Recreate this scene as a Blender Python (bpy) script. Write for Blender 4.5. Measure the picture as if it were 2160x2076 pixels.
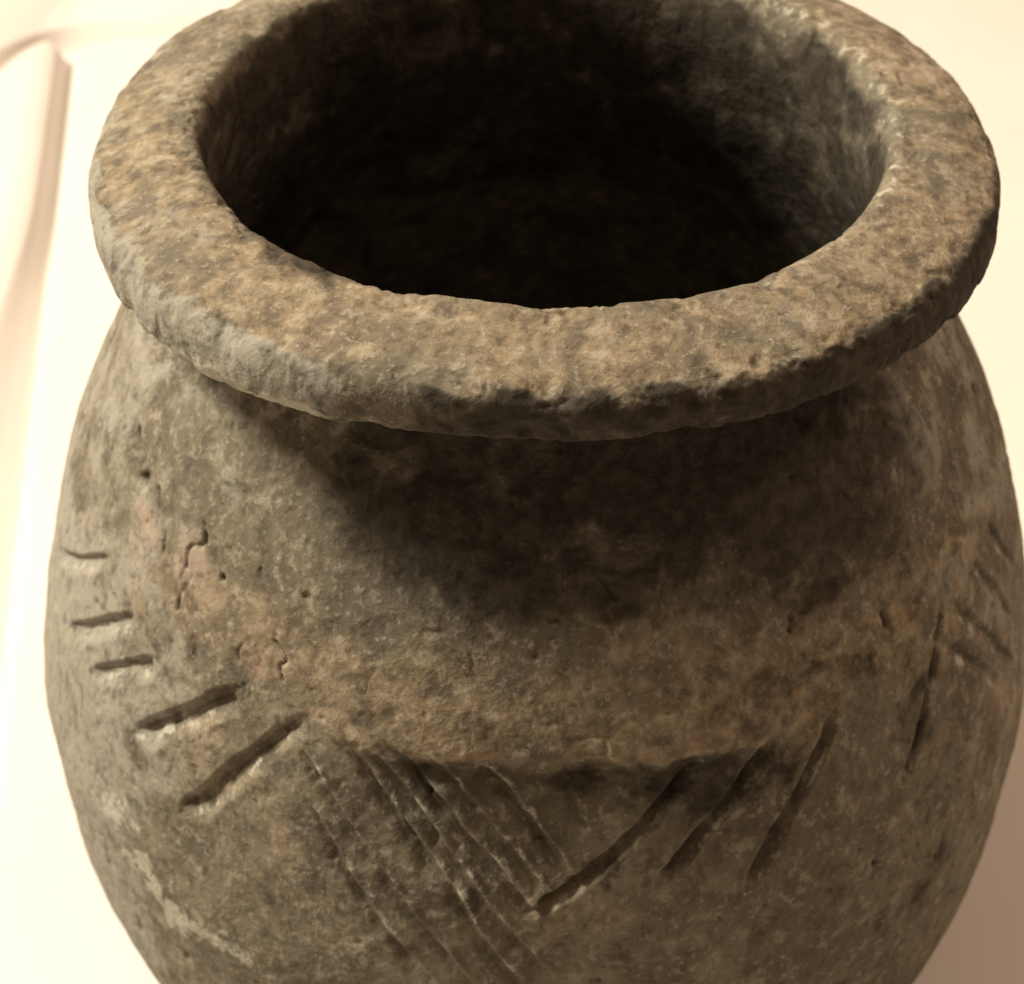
import bpy, math
import numpy as np
from mathutils import Vector

# ------------------------------------------------------------------ scene, camera, light
for o in list(bpy.data.objects):
    bpy.data.objects.remove(o)
scene = bpy.context.scene
COL = scene.collection
U = 0.055                 # metres per unit; 1 unit = radius of the jar's mouth
H = 3.20                  # height of the jar in units (its mouth lies at z = H)

cam_data = bpy.data.cameras.new("camera")
cam = bpy.data.objects.new("camera", cam_data)
COL.objects.link(cam)
cam.location = (-0.0737 * U, -4.8933 * U, (H + 2.6525) * U)
cam.rotation_euler = (math.radians(90 - 39.88), 0, 0)
cam_data.sensor_fit = 'HORIZONTAL'
cam_data.sensor_width = 36
cam_data.lens = 36 * 4000 / 2160
cam_data.clip_start = 0.01
cam_data.clip_end = 50
cam_data.dof.use_dof = True
cam_data.dof.focus_distance = 4.55 * U
cam_data.dof.aperture_fstop = 34.0
scene.camera = cam

world = bpy.data.worlds.new("World")
scene.world = world
world.use_nodes = True
bg = world.node_tree.nodes["Background"]
bg.inputs[0].default_value = (1.0, 0.74, 0.53, 1)
bg.inputs[1].default_value = 0.29

def lamp(name, az, el, dist, size, power, color):
    """az: degrees, 0 = towards the camera, -90 = left of the jar"""
    d = bpy.data.lights.new(name, 'AREA')
    d.shape = 'DISK'; d.size = size; d.energy = power; d.color = color
    o = bpy.data.objects.new(name, d)
    COL.objects.link(o)
    a, e = math.radians(az), math.radians(el)
    tgt = Vector((0, 0, H * U * 0.7))
    o.location = tgt + dist * Vector((math.sin(a) * math.cos(e), -math.cos(a) * math.cos(e), math.sin(e)))
    o.rotation_euler = (tgt - o.location).to_track_quat('-Z', 'Y').to_euler()
    return o

lamp("room_lamp", -105, 48, 1.25, 0.36, 40, (1.0, 0.91, 0.76))
lamp("added_fill_lamp", 112, 40, 1.5, 0.50, 10, (1.0, 0.71, 0.52))  # unseen fill added behind right, lifts the worktop shade and the jar's right side

vs = scene.view_settings
vs.view_transform = 'Standard'; vs.look = 'None'; vs.gamma = 1; vs.exposure = 0.0
vs.use_curve_mapping = False
scene.render.engine = 'CYCLES'
scene.cycles.filter_width = 1.5
scene.cycles.max_bounces = 8

# ------------------------------------------------------------------ helpers
rng = np.random.default_rng(7)
LAT = rng.random((64, 64, 64)).astype(np.float32) * 2 - 1

def noise(p):
    """smooth value noise on points p (n,3), lattice spacing 1"""
    i = np.floor(p).astype(np.int64); f = (p - i).astype(np.float32)
    f = f * f * (3 - 2 * f)
    i &= 63; j = (i + 1) & 63
    x0, y0, z0 = i.T; x1, y1, z1 = j.T
    fx, fy, fz = f.T
    a = LAT[x0, y0, z0] * (1 - fx) + LAT[x1, y0, z0] * fx
    b = LAT[x0, y1, z0] * (1 - fx) + LAT[x1, y1, z0] * fx
    c = LAT[x0, y0, z1] * (1 - fx) + LAT[x1, y0, z1] * fx
    d = LAT[x0, y1, z1] * (1 - fx) + LAT[x1, y1, z1] * fx
    return (a * (1 - fy) + b * fy) * (1 - fz) + (c * (1 - fy) + d * fy) * fz

def fbm(p, octaves=3, gain=0.5):
    s = 0; a = 1.0; t = 0
    for k in range(octaves):
        s = s + a * noise(p * 2.03 ** k + 11.7 * k); t += a; a *= gain
    return s / t

def smooth(e0, e1, x):
    t = np.clip((x - e0) / (e1 - e0), 0, 1)
    return t * t * (3 - 2 * t)

def pchip(x, y, xn):
    x = np.asarray(x, float); y = np.asarray(y, float)
    h = np.diff(x); d = np.diff(y) / h; m = np.zeros_like(y)
    for i in range(1, len(x) - 1):
        if d[i - 1] * d[i] > 0:
            w1 = 2 * h[i] + h[i - 1]; w2 = h[i] + 2 * h[i - 1]
            m[i] = (w1 + w2) / (w1 / d[i - 1] + w2 / d[i])
    m[0] = d[0]; m[-1] = d[-1]
    k = np.clip(np.searchsorted(x, xn) - 1, 0, len(x) - 2); t = (xn - x[k]) / h[k]
    return ((2 * t**3 - 3 * t * t + 1) * y[k] + (t**3 - 2 * t * t + t) * h[k] * m[k]
            + (-2 * t**3 + 3 * t * t) * y[k + 1] + (t**3 - t * t) * h[k] * m[k + 1])

def catmull(pts, n=12, closed=False):
    P = np.asarray(pts, float); out = []
    m = len(P)
    rngi = range(m) if closed else range(m - 1)
    for i in rngi:
        if closed:
            a, b, c, d = P[i - 1], P[i], P[(i + 1) % m], P[(i + 2) % m]
        else:
            a, b, c, d = P[max(i - 1, 0)], P[i], P[i + 1], P[min(i + 2, m - 1)]
        for t in np.linspace(0, 1, n, endpoint=False):
            out.append(0.5 * (2 * b + (c - a) * t + (2 * a - 5 * b + 4 * c - d) * t * t + (3 * b - a - 3 * c + d) * t**3))
    if not closed:
        out.append(P[-1])
    return np.array(out)

class NT:
    """small node-tree builder"""
    def __init__(self, name):
        self.m = bpy.data.materials.new(name); self.m.use_nodes = True
        self.t = self.m.node_tree; self.n = self.t.nodes
        self.bsdf = self.n["Principled BSDF"]
    def new(self, kind, **kw):
        x = self.n.new(kind)
        for k, v in kw.items():
            setattr(x, k, v)
        return x
    def put(self, sock, v):
        if hasattr(v, 'is_linked') or hasattr(v, 'links'):
            self.t.links.new(v, sock)
        else:
            sock.default_value = v
    def coord(self, scale=(1, 1, 1)):
        c = self.new('ShaderNodeTexCoord'); mp = self.new('ShaderNodeMapping')
        self.t.links.new(c.outputs['Object'], mp.inputs['Vector'])
        mp.inputs['Scale'].default_value = scale
        return mp.outputs[0]
    def noise(self, scale, detail=4, rough=0.6, dist=0.0, co=None):
        x = self.new('ShaderNodeTexNoise')
        x.inputs['Scale'].default_value = scale; x.inputs['Detail'].default_value = detail
        x.inputs['Roughness'].default_value = rough; x.inputs['Distortion'].default_value = dist
        if co is not None: self.t.links.new(co, x.inputs['Vector'])
        return x.outputs['Fac']
    def ramp(self, fac, lo, hi, a=0.0, b=1.0):
        x = self.new('ShaderNodeMapRange', interpolation_type='SMOOTHSTEP')
        self.put(x.inputs['Value'], fac)
        x.inputs['From Min'].default_value = lo; x.inputs['From Max'].default_value = hi
        x.inputs['To Min'].default_value = a; x.inputs['To Max'].default_value = b
        return x.outputs[0]
    def math(self, op, a, b):
        x = self.new('ShaderNodeMath', operation=op)
        self.put(x.inputs[0], a); self.put(x.inputs[1], b)
        return x.outputs[0]
    def mix(self, fac, a, b):
        x = self.new('ShaderNodeMix', data_type='RGBA')
        self.put(x.inputs[0], fac); self.put(x.inputs[6], a); self.put(x.inputs[7], b)
        return x.outputs[2]
    def attr(self, name):
        x = self.new('ShaderNodeAttribute', attribute_name=name)
        return x.outputs['Fac']

# ------------------------------------------------------------------ materials
def enamel():
    k = NT("white_enamel")
    co = k.coord()
    n1 = k.noise(9, 3, co=co); n2 = k.noise(160, 2, co=co)
    c = k.mix(k.ramp(n1, .35, .7), (.590, .535, .472, 1), (.615, .562, .500, 1))
    k.put(k.bsdf.inputs['Base Color'], c)
    k.put(k.bsdf.inputs['Roughness'], k.ramp(n2, .3, .7, .42, .52))
    b = k.new('ShaderNodeBump'); b.inputs['Strength'].default_value = .04; b.inputs['Distance'].default_value = .001
    k.put(b.inputs['Height'], k.noise(60, 2, co=co)); k.put(k.bsdf.inputs['Normal'], b.outputs[0])
    return k.m

def clay():
    """weathered grey-brown pottery; masks carry soil, wear and some painted light and shade"""
    k = NT("weathered_clay")
    co = k.coord()
    big = k.noise(22, 4, .6, .4, co)
    mid = k.noise(95, 5, .62, .5, co)
    fine = k.noise(330, 4, .65, .3, co)
    stretched = k.coord((1, 1, .62))
    spot = k.noise(185, 6, .68, .9, stretched)
    grit = k.noise(820, 3, .6, .0, co)
    base = k.mix(k.ramp(big, .38, .62), (.108, .090, .062, 1), (.148, .127, .088, 1))
    base = k.mix(k.ramp(mid, .47, .64, 0, .8), base, (.195, .168, .117, 1))
    base = k.mix(k.ramp(mid, .48, .34, 0, .55), base, (.078, .062, .046, 1))
    def patch(c, name, lo, hi, col, n, amt=1.0):
        s = k.math('ADD', k.attr(name), k.math('MULTIPLY', k.math('SUBTRACT', n, .5), 2.4))
        return k.mix(k.math('MULTIPLY', k.ramp(s, lo, hi), amt), c, col)
    ochre = k.mix(k.ramp(fine, .40, .62), (.150, .114, .071, 1), (.240, .182, .113, 1))
    base = patch(base, "ochre", .20, .85, ochre, mid, .80)
    base = patch(base, "grey", .35, .80, (.238, .220, .178, 1), mid, .85)
    base = patch(base, "pink", .45, .95, (.270, .190, .138, 1), mid, .60)
    base = patch(base, "pale", .50, .80, (.37, .355, .285, 1), fine, .85)
    base = k.mix(k.ramp(spot, .53, .68, 0, .45), base, (.250, .216, .155, 1))
    base = k.mix(k.ramp(spot, .46, .34, 0, .48), base, (.060, .049, .037, 1))
    base = k.mix(k.ramp(fine, .55, .66, 0, .5), base, (.29, .255, .19, 1))
    base = k.mix(k.ramp(fine, .46, .34, 0, .55), base, (.060, .049, .036, 1))
    base = k.mix(k.ramp(grit, .57, .68, 0, .38), base, (.34, .30, .23, 1))
    base = k.mix(k.ramp(grit, .40, .30, 0, .35), base, (.055, .045, .032, 1))
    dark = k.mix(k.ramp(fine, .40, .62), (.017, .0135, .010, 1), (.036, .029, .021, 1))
    base = patch(base, "soot_shade", .25, .95, dark, mid, .9)  # soot stains, and shade painted on neck, lip face and shoulder
    base = k.mix(k.ramp(k.attr("crack"), .25, .9, 0, .6), base, (.035, .028, .02, 1))
    k.put(k.bsdf.inputs['Base Color'], base)
    k.put(k.bsdf.inputs['Roughness'], k.ramp(mid, .3, .7, .78, .95))
    k.bsdf.inputs['Specular IOR Level'].default_value = .12
    h = k.math('ADD', k.math('MULTIPLY', fine, .7), k.math('MULTIPLY', grit, .3))
    b = k.new('ShaderNodeBump'); b.inputs['Strength'].default_value = .6; b.inputs['Distance'].default_value = .0010
    k.put(b.inputs['Height'], h); k.put(k.bsdf.inputs['Normal'], b.outputs[0])
    return k.m

M_ENAMEL = enamel(); M_CLAY = clay()

# ------------------------------------------------------------------ worktop with raised moulded panels
def mesh_obj(name, verts, faces, mat, parent=None):
    me = bpy.data.meshes.new(name)
    me.from_pydata([tuple(map(float, v)) for v in verts], [], faces)
    me.materials.append(mat)
    me.polygons.foreach_set("use_smooth", [True] * len(me.polygons))
    me.update()
    o = bpy.data.objects.new(name, me); COL.objects.link(o)
    if parent: o.parent = parent
    return o

DEPTH = 0.17              # depth of the channels between the panels, units
n = 24
gx = np.linspace(-30, 30, n); gy = np.linspace(-25, 40, n)
vv = [(x * U, y * U, -DEPTH * U) for y in gy for x in gx]
ff = [(r * n + c, r * n + c + 1, (r + 1) * n + c + 1, (r + 1) * n + c) for r in range(n - 1) for c in range(n - 1)]
worktop = mesh_obj("worktop", vv, ff, M_ENAMEL)
worktop["kind"] = "structure"
worktop["label"] = "cream white enamel worktop with raised panels and rounded channels"

def panel(outline, edge):
    """raised panel: outline (counter-clockwise, units) with a rolled edge of width edge"""
    P = np.asarray(outline, float)
    t = np.roll(P, -1, 0) - np.roll(P, 1, 0)
    t /= np.linalg.norm(t, axis=1)[:, None]
    nin = np.stack([-t[:, 1], t[:, 0]], 1)
    m = len(P); verts = []; faces = []
    steps = 9
    prof = [(-.35 * edge, -DEPTH - .002), (-.10 * edge, -DEPTH * .86)]
    prof += [(edge * (1 - math.cos(a)), -DEPTH * .70 * (1 - math.sin(a))) for a in np.linspace(0.12, math.pi / 2, steps)]
    for off, z in prof:
        for q in P + nin * off:
            verts.append((q[0] * U, q[1] * U, z * U))
    for s in range(len(prof) - 1):
        for i in range(m):
            j = (i + 1) % m
            faces.append((s * m + i, s * m + j, (s + 1) * m + j, (s + 1) * m + i))
    faces.append(tuple((len(prof) - 1) * m + i for i in range(m)))
    return mesh_obj("raised_panel", verts, faces, M_ENAMEL, worktop)

# main panel the jar stands on: a big rounded rectangle, turned by about 7 degrees
def rounded(corners, rad, seg=14):
    out = []; m = len(corners); C = np.asarray(corners, float)
    for i in range(m):
        p, a, b = C[i], C[i - 1], C[(i + 1) % m]
        u = (a - p) / np.linalg.norm(a - p); v = (b - p) / np.linalg.norm(b - p)
        p0, p1 = p + u * rad, p + v * rad
        for s in np.linspace(0, 1, seg):
            out.append((1 - s)**2 * p0 + 2 * s * (1 - s) * p + s * s * p1)
    return out
panel(rounded([(-3.04, 6.92), (-1.17, -8.0), (18.0, -5.6), (16.1, 9.6)], .42), .07)

def dished_panel(outer, inner, rows=9):
    """raised panel whose edge falls in a long soft curve from the inner outline down to the outer one"""
    o = catmull(outer, 8, True); q = catmull(inner, 8, True); m = len(o); verts = []; faces = []
    for t in np.linspace(0, 1, rows):
        zz = -DEPTH * 1.02 * (1 - (t * .65 + .35 * t * t * (3 - 2 * t)))
        for a, b in zip(o, q):
            p = a * (1 - t) + b * t
            verts.append((p[0] * U, p[1] * U, zz * U))
    for k in range(rows - 1):
        for a in range(m):
            b = (a + 1) % m
            faces.append((k * m + a, k * m + b, (k + 1) * m + b, (k + 1) * m + a))
    faces.append(tuple((rows - 1) * m + a for a in range(m)))
    return mesh_obj("raised_panel", verts, faces, M_ENAMEL, worktop)

def main_edge(y): return -3.04 + .1253 * (6.92 - y)
right = [(-7, .42), (-4, .42), (-1.5, .42), (.5, .41), (2.0, .38), (3.0, .32), (3.84, .22), (4.67, .135), (5.72, .12), (6.4, .115)]
# panel beside the main one, its edge widening into a dished channel
dished_panel([(main_edge(y) - .03, y) for y, g in right] + [(-3.04, 6.72), (-3.10, 6.90), (-3.20, 6.95), (-3.30, 6.85), (-3.40, 6.66), (-3.62, 6.25), (-4.0, 5.4), (-4.5, 3), (-4.6, -7)],
             [(main_edge(y) - g, y) for y, g in right] + [(-3.125, 6.68), (-3.165, 6.81), (-3.22, 6.84), (-3.29, 6.76), (-3.38, 6.58), (-3.52, 6.15), (-3.85, 5.35), (-4.3, 3), (-4.4, -6.8)])
# outer panel that curves round both
dished_panel([(16.0, 9.65), (6.0, 8.25), (1.5, 7.61), (-1.3, 7.22), (-2.33, 7.07), (-2.90, 6.99), (-3.19, 6.96), (-3.32, 6.88), (-3.43, 6.68), (-3.66, 6.27), (-4.04, 5.42), (-4.6, 3), (-4.7, -7), (-4.7, -20), (-26, -20), (-26, 36), (16, 36)][::-1],
             [(16.1, 9.90), (6.0, 8.48), (1.5, 7.85), (-1.3, 7.44), (-2.33, 7.28), (-2.95, 7.17), (-3.22, 7.04), (-3.38, 6.90), (-3.52, 6.72), (-3.78, 6.30), (-4.2, 5.5), (-4.8, 3), (-4.9, -7), (-4.9, -19.8), (-25.8, -19.8), (-25.8, 35.8), (16.1, 35.8)][::-1])

# ------------------------------------------------------------------ the jar
# profile: from the floor of the inside, up the inner wall, over the lip, down the outside to the foot
ZK = [-3.20, -3.17, -3.08, -2.88, -2.4, -2.0, -1.7, -1.4, -1.1, -.8, -.55, -.42, -.35]
RK = [1.05, 1.15, 1.37, 1.60, 1.705, 1.71, 1.666, 1.591, 1.495, 1.355, 1.204, 1.102, 1.062]
def outer_r(z): return pchip(ZK, RK, z)

inner = [(0.02, -3.03), (.5, -3.02), (1.0, -2.95), (1.40, -2.7), (1.54, -2.4), (1.55, -2.0), (1.50, -1.7), (1.42, -1.4), (1.32, -1.1),
         (1.18, -.8), (1.05, -.5), (.990, -.28), (.976, -.15), (.982, -.07)]
lip = [(.982, -.07), (.994, -.022), (1.020, .001), (1.06, .002), (1.12, -.008), (1.18, -.024), (1.235, -.040), (1.278, -.056),
       (1.304, -.076), (1.317, -.106), (1.320, -.140), (1.315, -.172), (1.297, -.202), (1.26, -.226), (1.20, -.250), (1.125, -.282), (1.078, -.315), (1.062, -.35)]

def resample(pts, n):
    q = catmull(pts, 24); s = np.r_[0, np.cumsum(np.linalg.norm(np.diff(q, axis=0), axis=1))]
    t = np.linspace(0, s[-1], n)
    return np.stack([np.interp(t, s, q[:, 0]), np.interp(t, s, q[:, 1])], 1)
pi_ = resample(inner, 110)
pl = resample(lip, 150)
zb = np.concatenate([np.linspace(-.35, -2.35, 400), np.linspace(-2.35, -3.20, 50)[1:]])
pb = np.stack([outer_r(zb), zb], 1)
foot = np.array([(.5, -3.19), (.02, -3.18)])
prof = np.concatenate([pi_, pl[1:], pb[1:], foot])
R_IN = len(pi_) - 1                       # ring where the lip starts
R_LIP = R_IN + len(pl) - 1                # ring where the outside wall starts
NR = len(prof)

# columns: dense on the sides that can be seen
front = np.linspace(-105, 105, 1020, endpoint=False)
back = np.linspace(105, 255, 260, endpoint=False)
ang = np.radians(np.concatenate([front, back]))
NC = len(ang)
# normals of the profile
tg = np.gradient(prof, axis=0); tg /= np.linalg.norm(tg, axis=1)[:, None] + 1e-9
pn = np.stack([-tg[:, 1], tg[:, 0]], 1)   # points out of the clay

A, Rr = np.meshgrid(ang, prof[:, 0]); _, Z = np.meshgrid(ang, prof[:, 1])
NRr = np.repeat(pn[:, :1], NC, 1); NZ = np.repeat(pn[:, 1:], NC, 1)
ROW = np.repeat(np.arange(NR)[:, None], NC, 1)
P = np.stack([Rr * np.sin(A), -Rr * np.cos(A), Z], -1).reshape(-1, 3)
deg = np.degrees(A).ravel(); deg = (deg + 180) % 360 - 180
z = Z.ravel(); row = ROW.ravel(); rr = Rr.ravel()
is_lip = (row > R_IN) & (row < R_LIP)
is_out = row >= R_LIP
is_in = row <= R_IN
outness = smooth(R_LIP - 8, R_LIP + 12, row.astype(float))
lipness = smooth(R_IN - 25, R_IN + 10, row.astype(float)) * (1 - smooth(R_LIP - 12, R_LIP + 2, row.astype(float)))

disp = np.zeros(len(P), np.float32)
crack = np.zeros(len(P), np.float32)
pale_edge = np.zeros(len(P), np.float32)  # paler along one side of each incised line
line_id = np.full(len(P), -1, np.int32)

# -- hand-made unevenness
disp += .016 * fbm(P * 1.3 + 3, 2)
disp += .010 * fbm(P * 4.0 + 9, 3)
rough_zone = .55 + .45 * smooth(-.15, .25, fbm(P * 2.2 + 21, 2))
lumps = fbm(P * 15 + 5, 3, .6)
disp += (.0055 * rough_zone * lumps) * (1 - .5 * is_in) * (1 - .6 * lipness)
pits = np.clip(fbm(P * 24 + 31, 2) - .42, 0, 1)
disp -= .022 * pits * rough_zone * (1 - .6 * is_in)
# crumbled edges of the lip
def lip_row(rz):
    return R_IN + np.hypot(pl[:, 0] - rz[0], pl[:, 1] - rz[1]).argmin()
K_IN, K_OUT, K_LOW = lip_row((1.02, 0)), lip_row((1.292, -.066)), lip_row((1.305, -.192))
edge_in = np.exp(-((row - K_IN) / 13.) ** 2)
edge_out = np.exp(-((row - K_OUT) / 9.) ** 2)
edge_low = np.exp(-((row - K_LOW) / 10.) ** 2)
chips = np.clip(fbm(P * 9 + 41, 3) - .06, 0, 1)
crumb = np.clip(fbm(P * 20 + 13, 3, .6) - .02, 0, 1)
disp -= (.022 * edge_in + .03 * edge_out + .055 * edge_low) * chips + (.02 * edge_in + .020 * edge_out + .02 * edge_low) * crumb
disp += lipness * .006 * fbm(P * 6 + 61, 2)

# -- incised lines: (angle from the front in degrees, height below the mouth), width, depth
LINES = [
    ([(-74, -1.31), (-67, -1.20), (-59, -1.05)], .022, .022),
    ([(-64, -1.39), (-57, -1.24), (-51, -1.11)], .025, .026),
    ([(-57, -1.41), (-52, -1.30), (-46.5, -1.18)], .024, .026),
    ([(-47.2, -1.435), (-40, -1.251), (-33.8, -1.098)], .030, .038),
    ([(-39, -1.57), (-32.4, -1.316), (-25.5, -1.098)], .028, .032),
    ([(-25.3, -1.178), (-20.2, -1.337), (-10.5, -1.663), (-6.4, -1.817), (-2, -1.99)], .020, .015),
    ([(-19.4, -1.13), (-12.6, -1.367), (-8.9, -1.49), (-4.9, -1.677), (-2, -1.807), (3, -2.0)], .024, .022),
    ([(-14.8, -1.11), (-10, -1.243), (-7, -1.344), (-4.4, -1.42), (-.5, -1.575)], .024, .022),
    ([(-6.6, -1.12), (-2.9, -1.204), (1.3, -1.372), (3.4, -1.465)], .022, .020),
    ([(2.4, -1.15), (4.7, -1.30)], .014, .010),
    ([(-21.2, -1.44), (-16.5, -1.62), (-12, -1.79)], .018, .011),
    ([(-1.0, -1.565), (7.5, -1.385), (16.0, -1.16)], .029, .050),
    ([(11.4, -1.50), (18.0, -1.335), (24.6, -1.15)], .029, .044),
    ([(20.6, -1.575), (26.3, -1.365), (32.4, -1.15)], .028, .040),
    ([(40.2, -1.48), (45.6, -1.30), (50.8, -1.08)], .023, .034),
    ([(53.2, -1.10), (59.5, -1.32), (66, -1.56)], .022, .018),
    ([(59.2, -1.06), (64, -1.25), (68.8, -1.46)], .020, .015),
    ([(48.5, -1.12), (54.5, -1.31), (61, -1.52)], .020, .015),
    ([(66, -1.05), (73.5, -1.36)], .020, .015),
    ([(-16.8, -1.14), (-11.2, -1.31), (-5.4, -1.53), (1.0, -1.77)], .020, .015),
    ([(-23.6, -1.34), (-17.5, -1.56), (-9.5, -1.86)], .020, .014),
    ([(-10.6, -1.12), (-5.2, -1.29), (.8, -1.50)], .018, .013),
]
NL = len(LINES)
FLUTES = (5, 6, 7, 8, 9, 10, 19, 20, 21)
# the same hatching carries on round the side that faces away
for a0 in range(84, 270, 13):
    s = -1 if (a0 // 39) % 2 else 1
    LINES.append(([(a0, -1.10), (a0 + s * 9, -1.50)], .028, .030))
RAD = 1.55
warp = .005 * fbm(P * 7 + 71, 2)
warp2 = .005 * fbm(P * 7 + 91, 2)

def seg_dist(pts, sel, taper=True):
    """distance (units, on the surface) of the selected vertices to a polyline, and position along it"""
    q = catmull(pts, 5); q = q * np.array([math.pi / 180 * RAD, 1])
    x = np.radians(deg[sel]) * RAD + warp[sel]; y = z[sel] + warp2[sel]
    best = np.full(len(x), 9.); along = np.zeros(len(x)); side = np.zeros(len(x)); L = 0
    tot = np.linalg.norm(np.diff(q, axis=0), axis=1).sum()
    for a, b in zip(q[:-1], q[1:]):
        d = b - a; l = np.linalg.norm(d) + 1e-9
        t = np.clip(((x - a[0]) * d[0] + (y - a[1]) * d[1]) / l**2, 0, 1)
        e = np.hypot(x - a[0] - t * d[0], y - a[1] - t * d[1])
        m = e < best
        best[m] = e[m]; along[m] = (L + t[m] * l) / tot
        side[m] = np.sign((x[m] - a[0]) * d[1] - (y[m] - a[1]) * d[0])
        L += l
    return best, along, side

def near(pts, pad):
    q = np.asarray(pts, float); c = q[:, 0].mean()
    dd = (deg - c + 180) % 360 - 180
    h = (q[:, 0].max() - q[:, 0].min()) / 2 + math.degrees(pad)
    return np.where(is_out & (np.abs(dd) < h) & (z < q[:, 1].max() + pad) & (z > q[:, 1].min() - pad))[0]

deg0 = deg.copy(); nz_d = fbm(P * 12 + 55, 2)
wob = .9 + .22 * noise(P * 19 + 3)
for i, (pts, w, dep) in enumerate(LINES):
    sel = near(pts, .14)
    c = np.mean([p[0] for p in pts]); deg = (deg0 - c + 180) % 360 - 180 + c     # unwrap round this line
    e, al, sd = seg_dist(pts, sel)
    end = smooth(0, .10, al) * (1 - smooth(.90, 1.0, al)) * .75 + .25
    ww = w * wob[sel] * (.7 + .3 * end)
    flute = i in FLUTES
    u = e * sd / ww                                  # signed: + is the lower, far side of the stroke
    cut_ = 11 <= i <= 14
    low = .75 if cut_ else (1.2 if flute else 1.7)
    g = np.where(u < 0, np.exp(-np.abs(u / .55) ** 3), np.exp(-np.abs(u / low) ** 2.2))
    disp[sel] -= (.95 if not flute else 1.15) * dep * end * g * wob[sel]
    rid = np.exp(-((u + (1.0 if flute else (-1.15 if cut_ else -2.4))) / (.35 if cut_ else .75)) ** 2)
    disp[sel] += dep * (.75 if flute else .22) * rid * end * (.6 + .6 * noise(P[sel] * 17))
    disp[sel] += .08 * dep * g * np.sin(u * 9 + 6 * noise(P[sel] * 5))
    if i < NL:
        pale_edge[sel] = np.maximum(pale_edge[sel], ((.9 * np.exp(-((u - .95) / .28) ** 2) if cut_ else .72 * np.exp(-((u - 1.25) / .75) ** 2)) if not flute else .66 * np.exp(-((u + 1.0) / 1.2) ** 2)) * (.8 + .6 * nz_d[sel]))
    line_id[sel] = np.where((g > .5) & (line_id[sel] < 0), i, line_id[sel])
deg = deg0

# -- step below the plain shoulder band: the hatched zone lies a little deeper
st = catmull([(-31, -1.07), (-25.1, -1.115), (-20.7, -1.128), (-16.5, -1.133), (-6.7, -1.110), (2.9, -1.108), (12.6, -1.130), (17.8, -1.134),
              (23.1, -1.139), (27.6, -1.145), (32.6, -1.12), (38, -1.06)], 6)
zs = np.interp(deg, st[:, 0], st[:, 1]) + .030 * fbm(P * 8 + 3, 4, .7)
win = smooth(-25, -12, deg) * (1 - smooth(18, 32, deg)) * is_out
below = smooth(zs + .030, zs - .034, z)
disp -= .020 * win * below * (1 - smooth(-1.13, -1.45, z) * .0) * smooth(-1.62, -1.30, z)
disp += .012 * win * (1 - below) * np.exp(-((z - zs) / .16) ** 2)

# -- cracks, gouges and small holes
CR = [([(-62.8, -.715), (-60.2, -.746), (-57.2, -.782)], .030, .045), ([(-43.9, -.75), (-43, -.794), (-45, -.827), (-44.5, -.875)], .007, .016),
      ([(-43.2, -.89), (-44.5, -.96), (-44.3, -.995)], .006, .014), ([(-53.4, -.76), (-51.1, -.818), (-49.6, -.845), (-49, -.888)], .007, .010),
      ([(-34.2, -.975), (-34.6, -1.0), (-34.2, -1.02)], .006, .006), ([(-17.6, -.91), (-18.5, -.945), (-18.4, -.97), (-19, -.99)], .004, .003),
      ([(-7.6, -.835), (-7.2, -.855), (-7.3, -.875), (-6.6, -.89)], .0055, .006), ([(28.8, -.86), (28.5, -.885)], .008, .02),
      ([(6.9, -.656), (8.6, -.707)], .006, .005), ([(-30, -.93), (-28.3, -.965), (-28.9, -.99), (-28.2, -1.02)], .005, .010)]
nzc = fbm(P * 22 + 77, 2); nzd = fbm(P * 26 + 7, 2)
for pts, w, dep in CR:
    sel = near(pts, .10)
    e, al, sd = seg_dist(pts, sel)
    g = np.exp(-(e / (w * wob[sel])) ** 2) * np.clip(.75 + 1.1 * nzc[sel], 0, 1)
    disp[sel] -= dep * g; crack[sel] = np.maximum(crack[sel], g)
for a, zz, w in [(41.4, -.998, .014), (79, -.80, .016), (-38.7, -.851, .009), (-11.2, -1.232, .009), (36, -1.72, .016)]:
    sel = near([(a, zz), (a + .1, zz)], .1)
    e = np.hypot(np.radians(deg[sel] - a) * RAD + .02 * nzc[sel], (z[sel] - zz) * .8 + .03 * nzd[sel])
    g = np.exp(-(e / w) ** 2); disp[sel] -= .024 * g; crack[sel] = np.maximum(crack[sel], g * .9)
disp *= np.where(row > NR - 8, 0, 1)      # keep the foot flat
disp *= smooth(-3.20, -3.0, np.where(is_out, z, 0))

# -- masks for wear and soil, plus light and shade painted into the clay
def blob(cs, pad=1.0):
    m = np.zeros(len(P), np.float32)
    for a, zz, sa, sz in cs:
        dd = (deg - a + 180) % 360 - 180
        m = np.maximum(m, np.exp(-((dd / sa) ** 2 + ((z - zz) / sz) ** 2)))
    return m
nz1 = fbm(P * 3 + 17, 3); nz2 = fbm(P * 10 + 27, 3)
rowf = row.astype(float)
lip_top = smooth(K_IN - 12, K_IN + 8, rowf) * (1 - smooth(K_OUT - 7, K_OUT + 5, row + 9 * nz2))
lip_side = smooth(K_OUT - 7, K_OUT + 5, row + 9 * nz2) * (1 - smooth(R_LIP - 14, R_LIP, rowf))
cut = win * below + (1 - win) * smooth(-.98, -1.22, z + .10 * nz1 + .05 * nz2)
band = is_out * smooth(-.66, -1.0, z + .12 * nz1 + .04 * nz2) * (1 - cut)
ochre = lip_top * (.66 + .5 * nz1) + .78 * band * smooth(75, 40, np.abs(deg)) + .35 * is_out * smooth(.1, .4, nz1)
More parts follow.
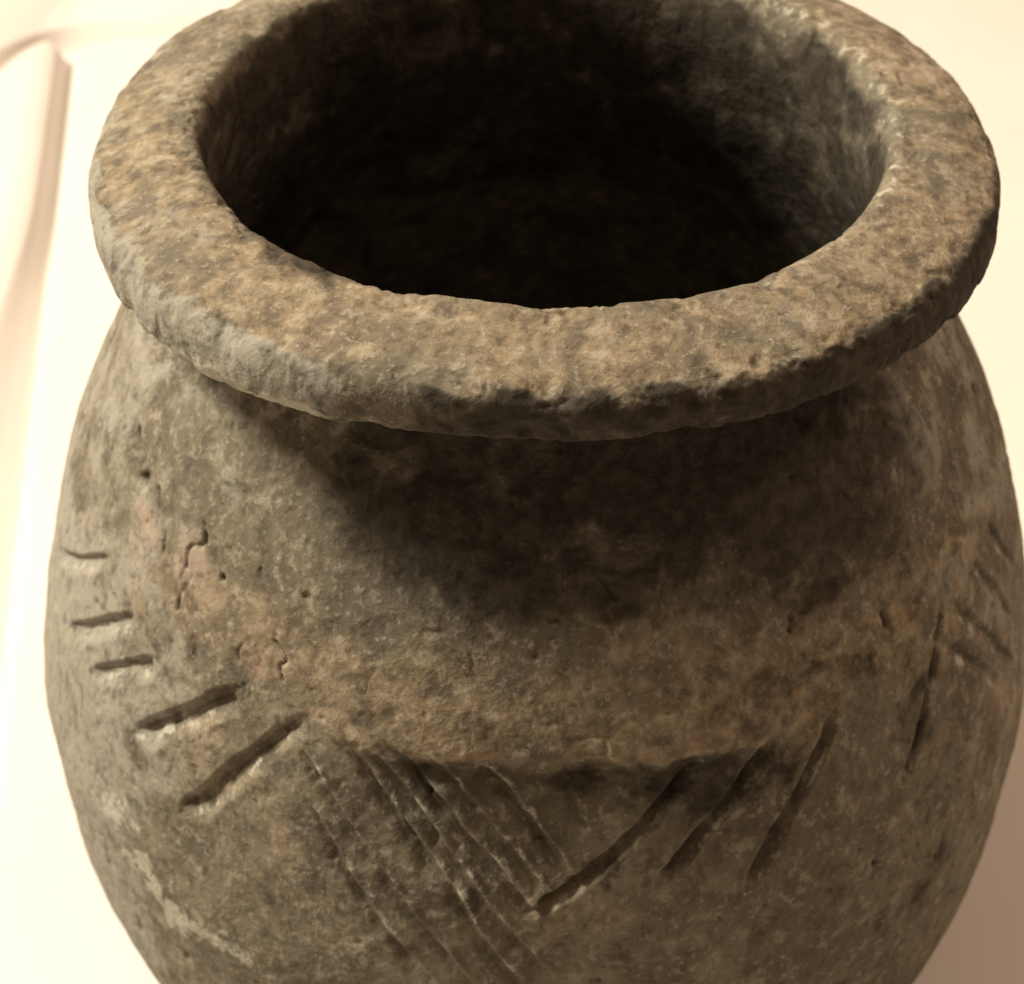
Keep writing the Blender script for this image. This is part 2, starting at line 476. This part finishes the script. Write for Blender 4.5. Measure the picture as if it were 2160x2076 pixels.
grey = lip_top * .3 * smooth(.05, .4, -nz1) + lip_side * 1.25 * smooth(0, -35, deg) * (.75 + .4 * nz1) + .55 * is_out * smooth(-35, -60, deg) * smooth(-1.0, -1.2, z)
grey = grey + .45 * is_out * smooth(35, 60, deg) + .55 * is_out * smooth(-22, -58, deg)  # left flank lightened in colour as the lit side
pink = blob([(-44.3, -.86, 5, .06), (-37.8, -.90, 6, .07), (-32.5, -1.02, 4, .05), (-24.3, -1.075, 3.5, .04), (28, -1.12, 5, .04), (-54, -.87, 5, .08),
             (16, -1.09, 9, .03), (-3, -1.08, 9, .03), (60, -1.62, 9, .14)]) * is_out * .8
pink = pink + lip_top * smooth(20, 70, deg) * (1 - smooth(140, 170, deg)) * .42
pale = blob([(-44.7, -1.95, 7, .12), (-40.4, -2.02, 6, .12), (-33, -1.98, 7, .08), (-50, -1.80, 5, .10)]) * is_out * .78 + .80 * pale_edge
pale = pale + edge_low * smooth(-15, -30, deg) * smooth(-80, -62, deg) * .95 + edge_in * smooth(40, 70, deg) * (1 - smooth(150, 170, deg)) * .48
soot_shade = (.86 - .38 * is_in * smooth(-.6, -1.3, z + .1 * nz1)) * (1 - smooth(R_IN - 3, K_IN + 1, rowf + 7 * nz2)) + edge_in * (.30 + .6 * nz1) * smooth(60, 20, deg)  # sooty inside; its depth is lightened in colour to lift the darkness
neck = smooth(-.95, -.58, z + .14 * nz1) * smooth(-44, -14, deg + 8 * nz1) * smooth(70, 34, deg + 8 * nz1)  # partly stain, partly the rim's shadow painted on the front neck
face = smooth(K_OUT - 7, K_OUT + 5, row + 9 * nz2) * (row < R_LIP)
soot_shade = soot_shade + is_out * .95 * neck + face * smooth(-40, -5, deg) * smooth(95, 60, deg) * (1.05 + .4 * nz2 + .25 * nz1)  # front face of the lip darkened in colour as shade
soot_shade = soot_shade + .55 * win * below * smooth(-1.6, -1.2, z) + is_out * .35 * smooth(5, 30, deg) * smooth(62, 45, deg)  # painted shade under the step and on the right shoulder

# -- final positions
Nx = NRr.ravel() * np.sin(A).ravel(); Ny = -NRr.ravel() * np.cos(A).ravel()
P2 = P + disp[:, None] * np.stack([Nx, Ny, NZ.ravel()], 1)
# slightly out-of-round mouth and a lean, as thrown by hand
th = np.radians(deg)
k = 1 + .006 * np.sin(2 * th + .6) + .004 * np.sin(3 * th + 2)
P2[:, 0] *= k; P2[:, 1] *= k
P2[:, 2] += .018 * lipness * np.sin(2 * th + 1.9) * 1.0
P2[:, 0] += .012 * lipness
under = smooth(K_OUT, K_LOW, rowf) * (1 - smooth(K_LOW + 15, R_LIP, rowf))
P2[:, 2] -= under * (.045 * np.exp(-((deg + 52) / 24.) ** 2) + .03 * np.exp(-((deg - 70) / 30.) ** 2))
P2[:, 2] += H - .004
P2 *= U

# faces of the whole wall, then vertex normals for all of it, then split into parts
r0 = np.arange(NR - 1)[:, None]; c0 = np.arange(NC)[None, :]; c1 = (c0 + 1) % NC
Q = np.stack([r0 * NC + c0, (r0 + 1) * NC + c0, (r0 + 1) * NC + c1, r0 * NC + c1], -1).reshape(-1, 4)
v0, v1, v2, v3 = (P2[Q[:, i]] for i in range(4))
fn = np.cross(v2 - v0, v3 - v1)
vn = np.zeros_like(P2)
for i in range(4):
    for ax in range(3):
        vn[:, ax] += np.bincount(Q[:, i], fn[:, ax], len(P2))
mid_i = (R_LIP + 100) * NC + 10
if np.dot(vn[mid_i], P2[mid_i] * np.array([1, 1, 0])) < 0:
    Q = Q[:, ::-1].copy(); vn = -vn
vn /= np.linalg.norm(vn, axis=1)[:, None] + 1e-20
frow = np.repeat(np.arange(NR - 1), NC)
part = np.where(frow < R_IN, 0, np.where(frow < R_LIP, 1, 2)).astype(np.int32)   # 0 inside, 1 lip, 2 outside
fl = line_id[Q].max(1)
vis = (fl >= 0) & (fl < NL) & (part == 2)
fpart = np.where(vis, 10 + fl, part)
MASKS = dict(ochre=ochre, grey=grey, pink=pink, pale=pale, soot_shade=soot_shade, crack=crack)

def sub_mesh(name, code, parent, close=None):
    fq = Q[fpart == code]
    ids, inv = np.unique(fq, return_inverse=True)
    inv = inv.reshape(-1, 4).astype(np.int32)
    me = bpy.data.meshes.new(name)
    me.vertices.add(len(ids)); me.vertices.foreach_set("co", P2[ids].astype(np.float32).ravel())
    me.loops.add(inv.size); me.loops.foreach_set("vertex_index", inv.ravel())
    me.polygons.add(len(inv)); me.polygons.foreach_set("loop_start", np.arange(0, inv.size, 4, dtype=np.int32))
    me.update(calc_edges=True)
    me.polygons.foreach_set("use_smooth", np.ones(len(inv), bool))
    me.normals_split_custom_set_from_vertices(vn[ids].tolist())
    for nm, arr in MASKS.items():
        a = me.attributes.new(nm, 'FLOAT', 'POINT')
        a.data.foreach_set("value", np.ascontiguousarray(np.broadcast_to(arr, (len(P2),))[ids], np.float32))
    me.materials.append(M_CLAY)
    o = bpy.data.objects.new(name, me); COL.objects.link(o); o.parent = parent
    return o

jar = bpy.data.objects.new("clay_jar", None)
jar.empty_display_size = .05
COL.objects.link(jar)
jar["label"] = "old grey brown clay jar with wide everted rim and incised slanting lines"
jar["category"] = "jar"
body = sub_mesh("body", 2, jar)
rim = sub_mesh("rim", 1, jar)
rim["label"] = "thick sloping rim, tan on top, grey and chipped on its outer edge"
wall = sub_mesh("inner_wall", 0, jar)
wall["label"] = "dark sooty inside of the jar"
for i in range(NL):
    if (fpart == 10 + i).sum() > 20:
        sub_mesh("incised_line", 10 + i, body)
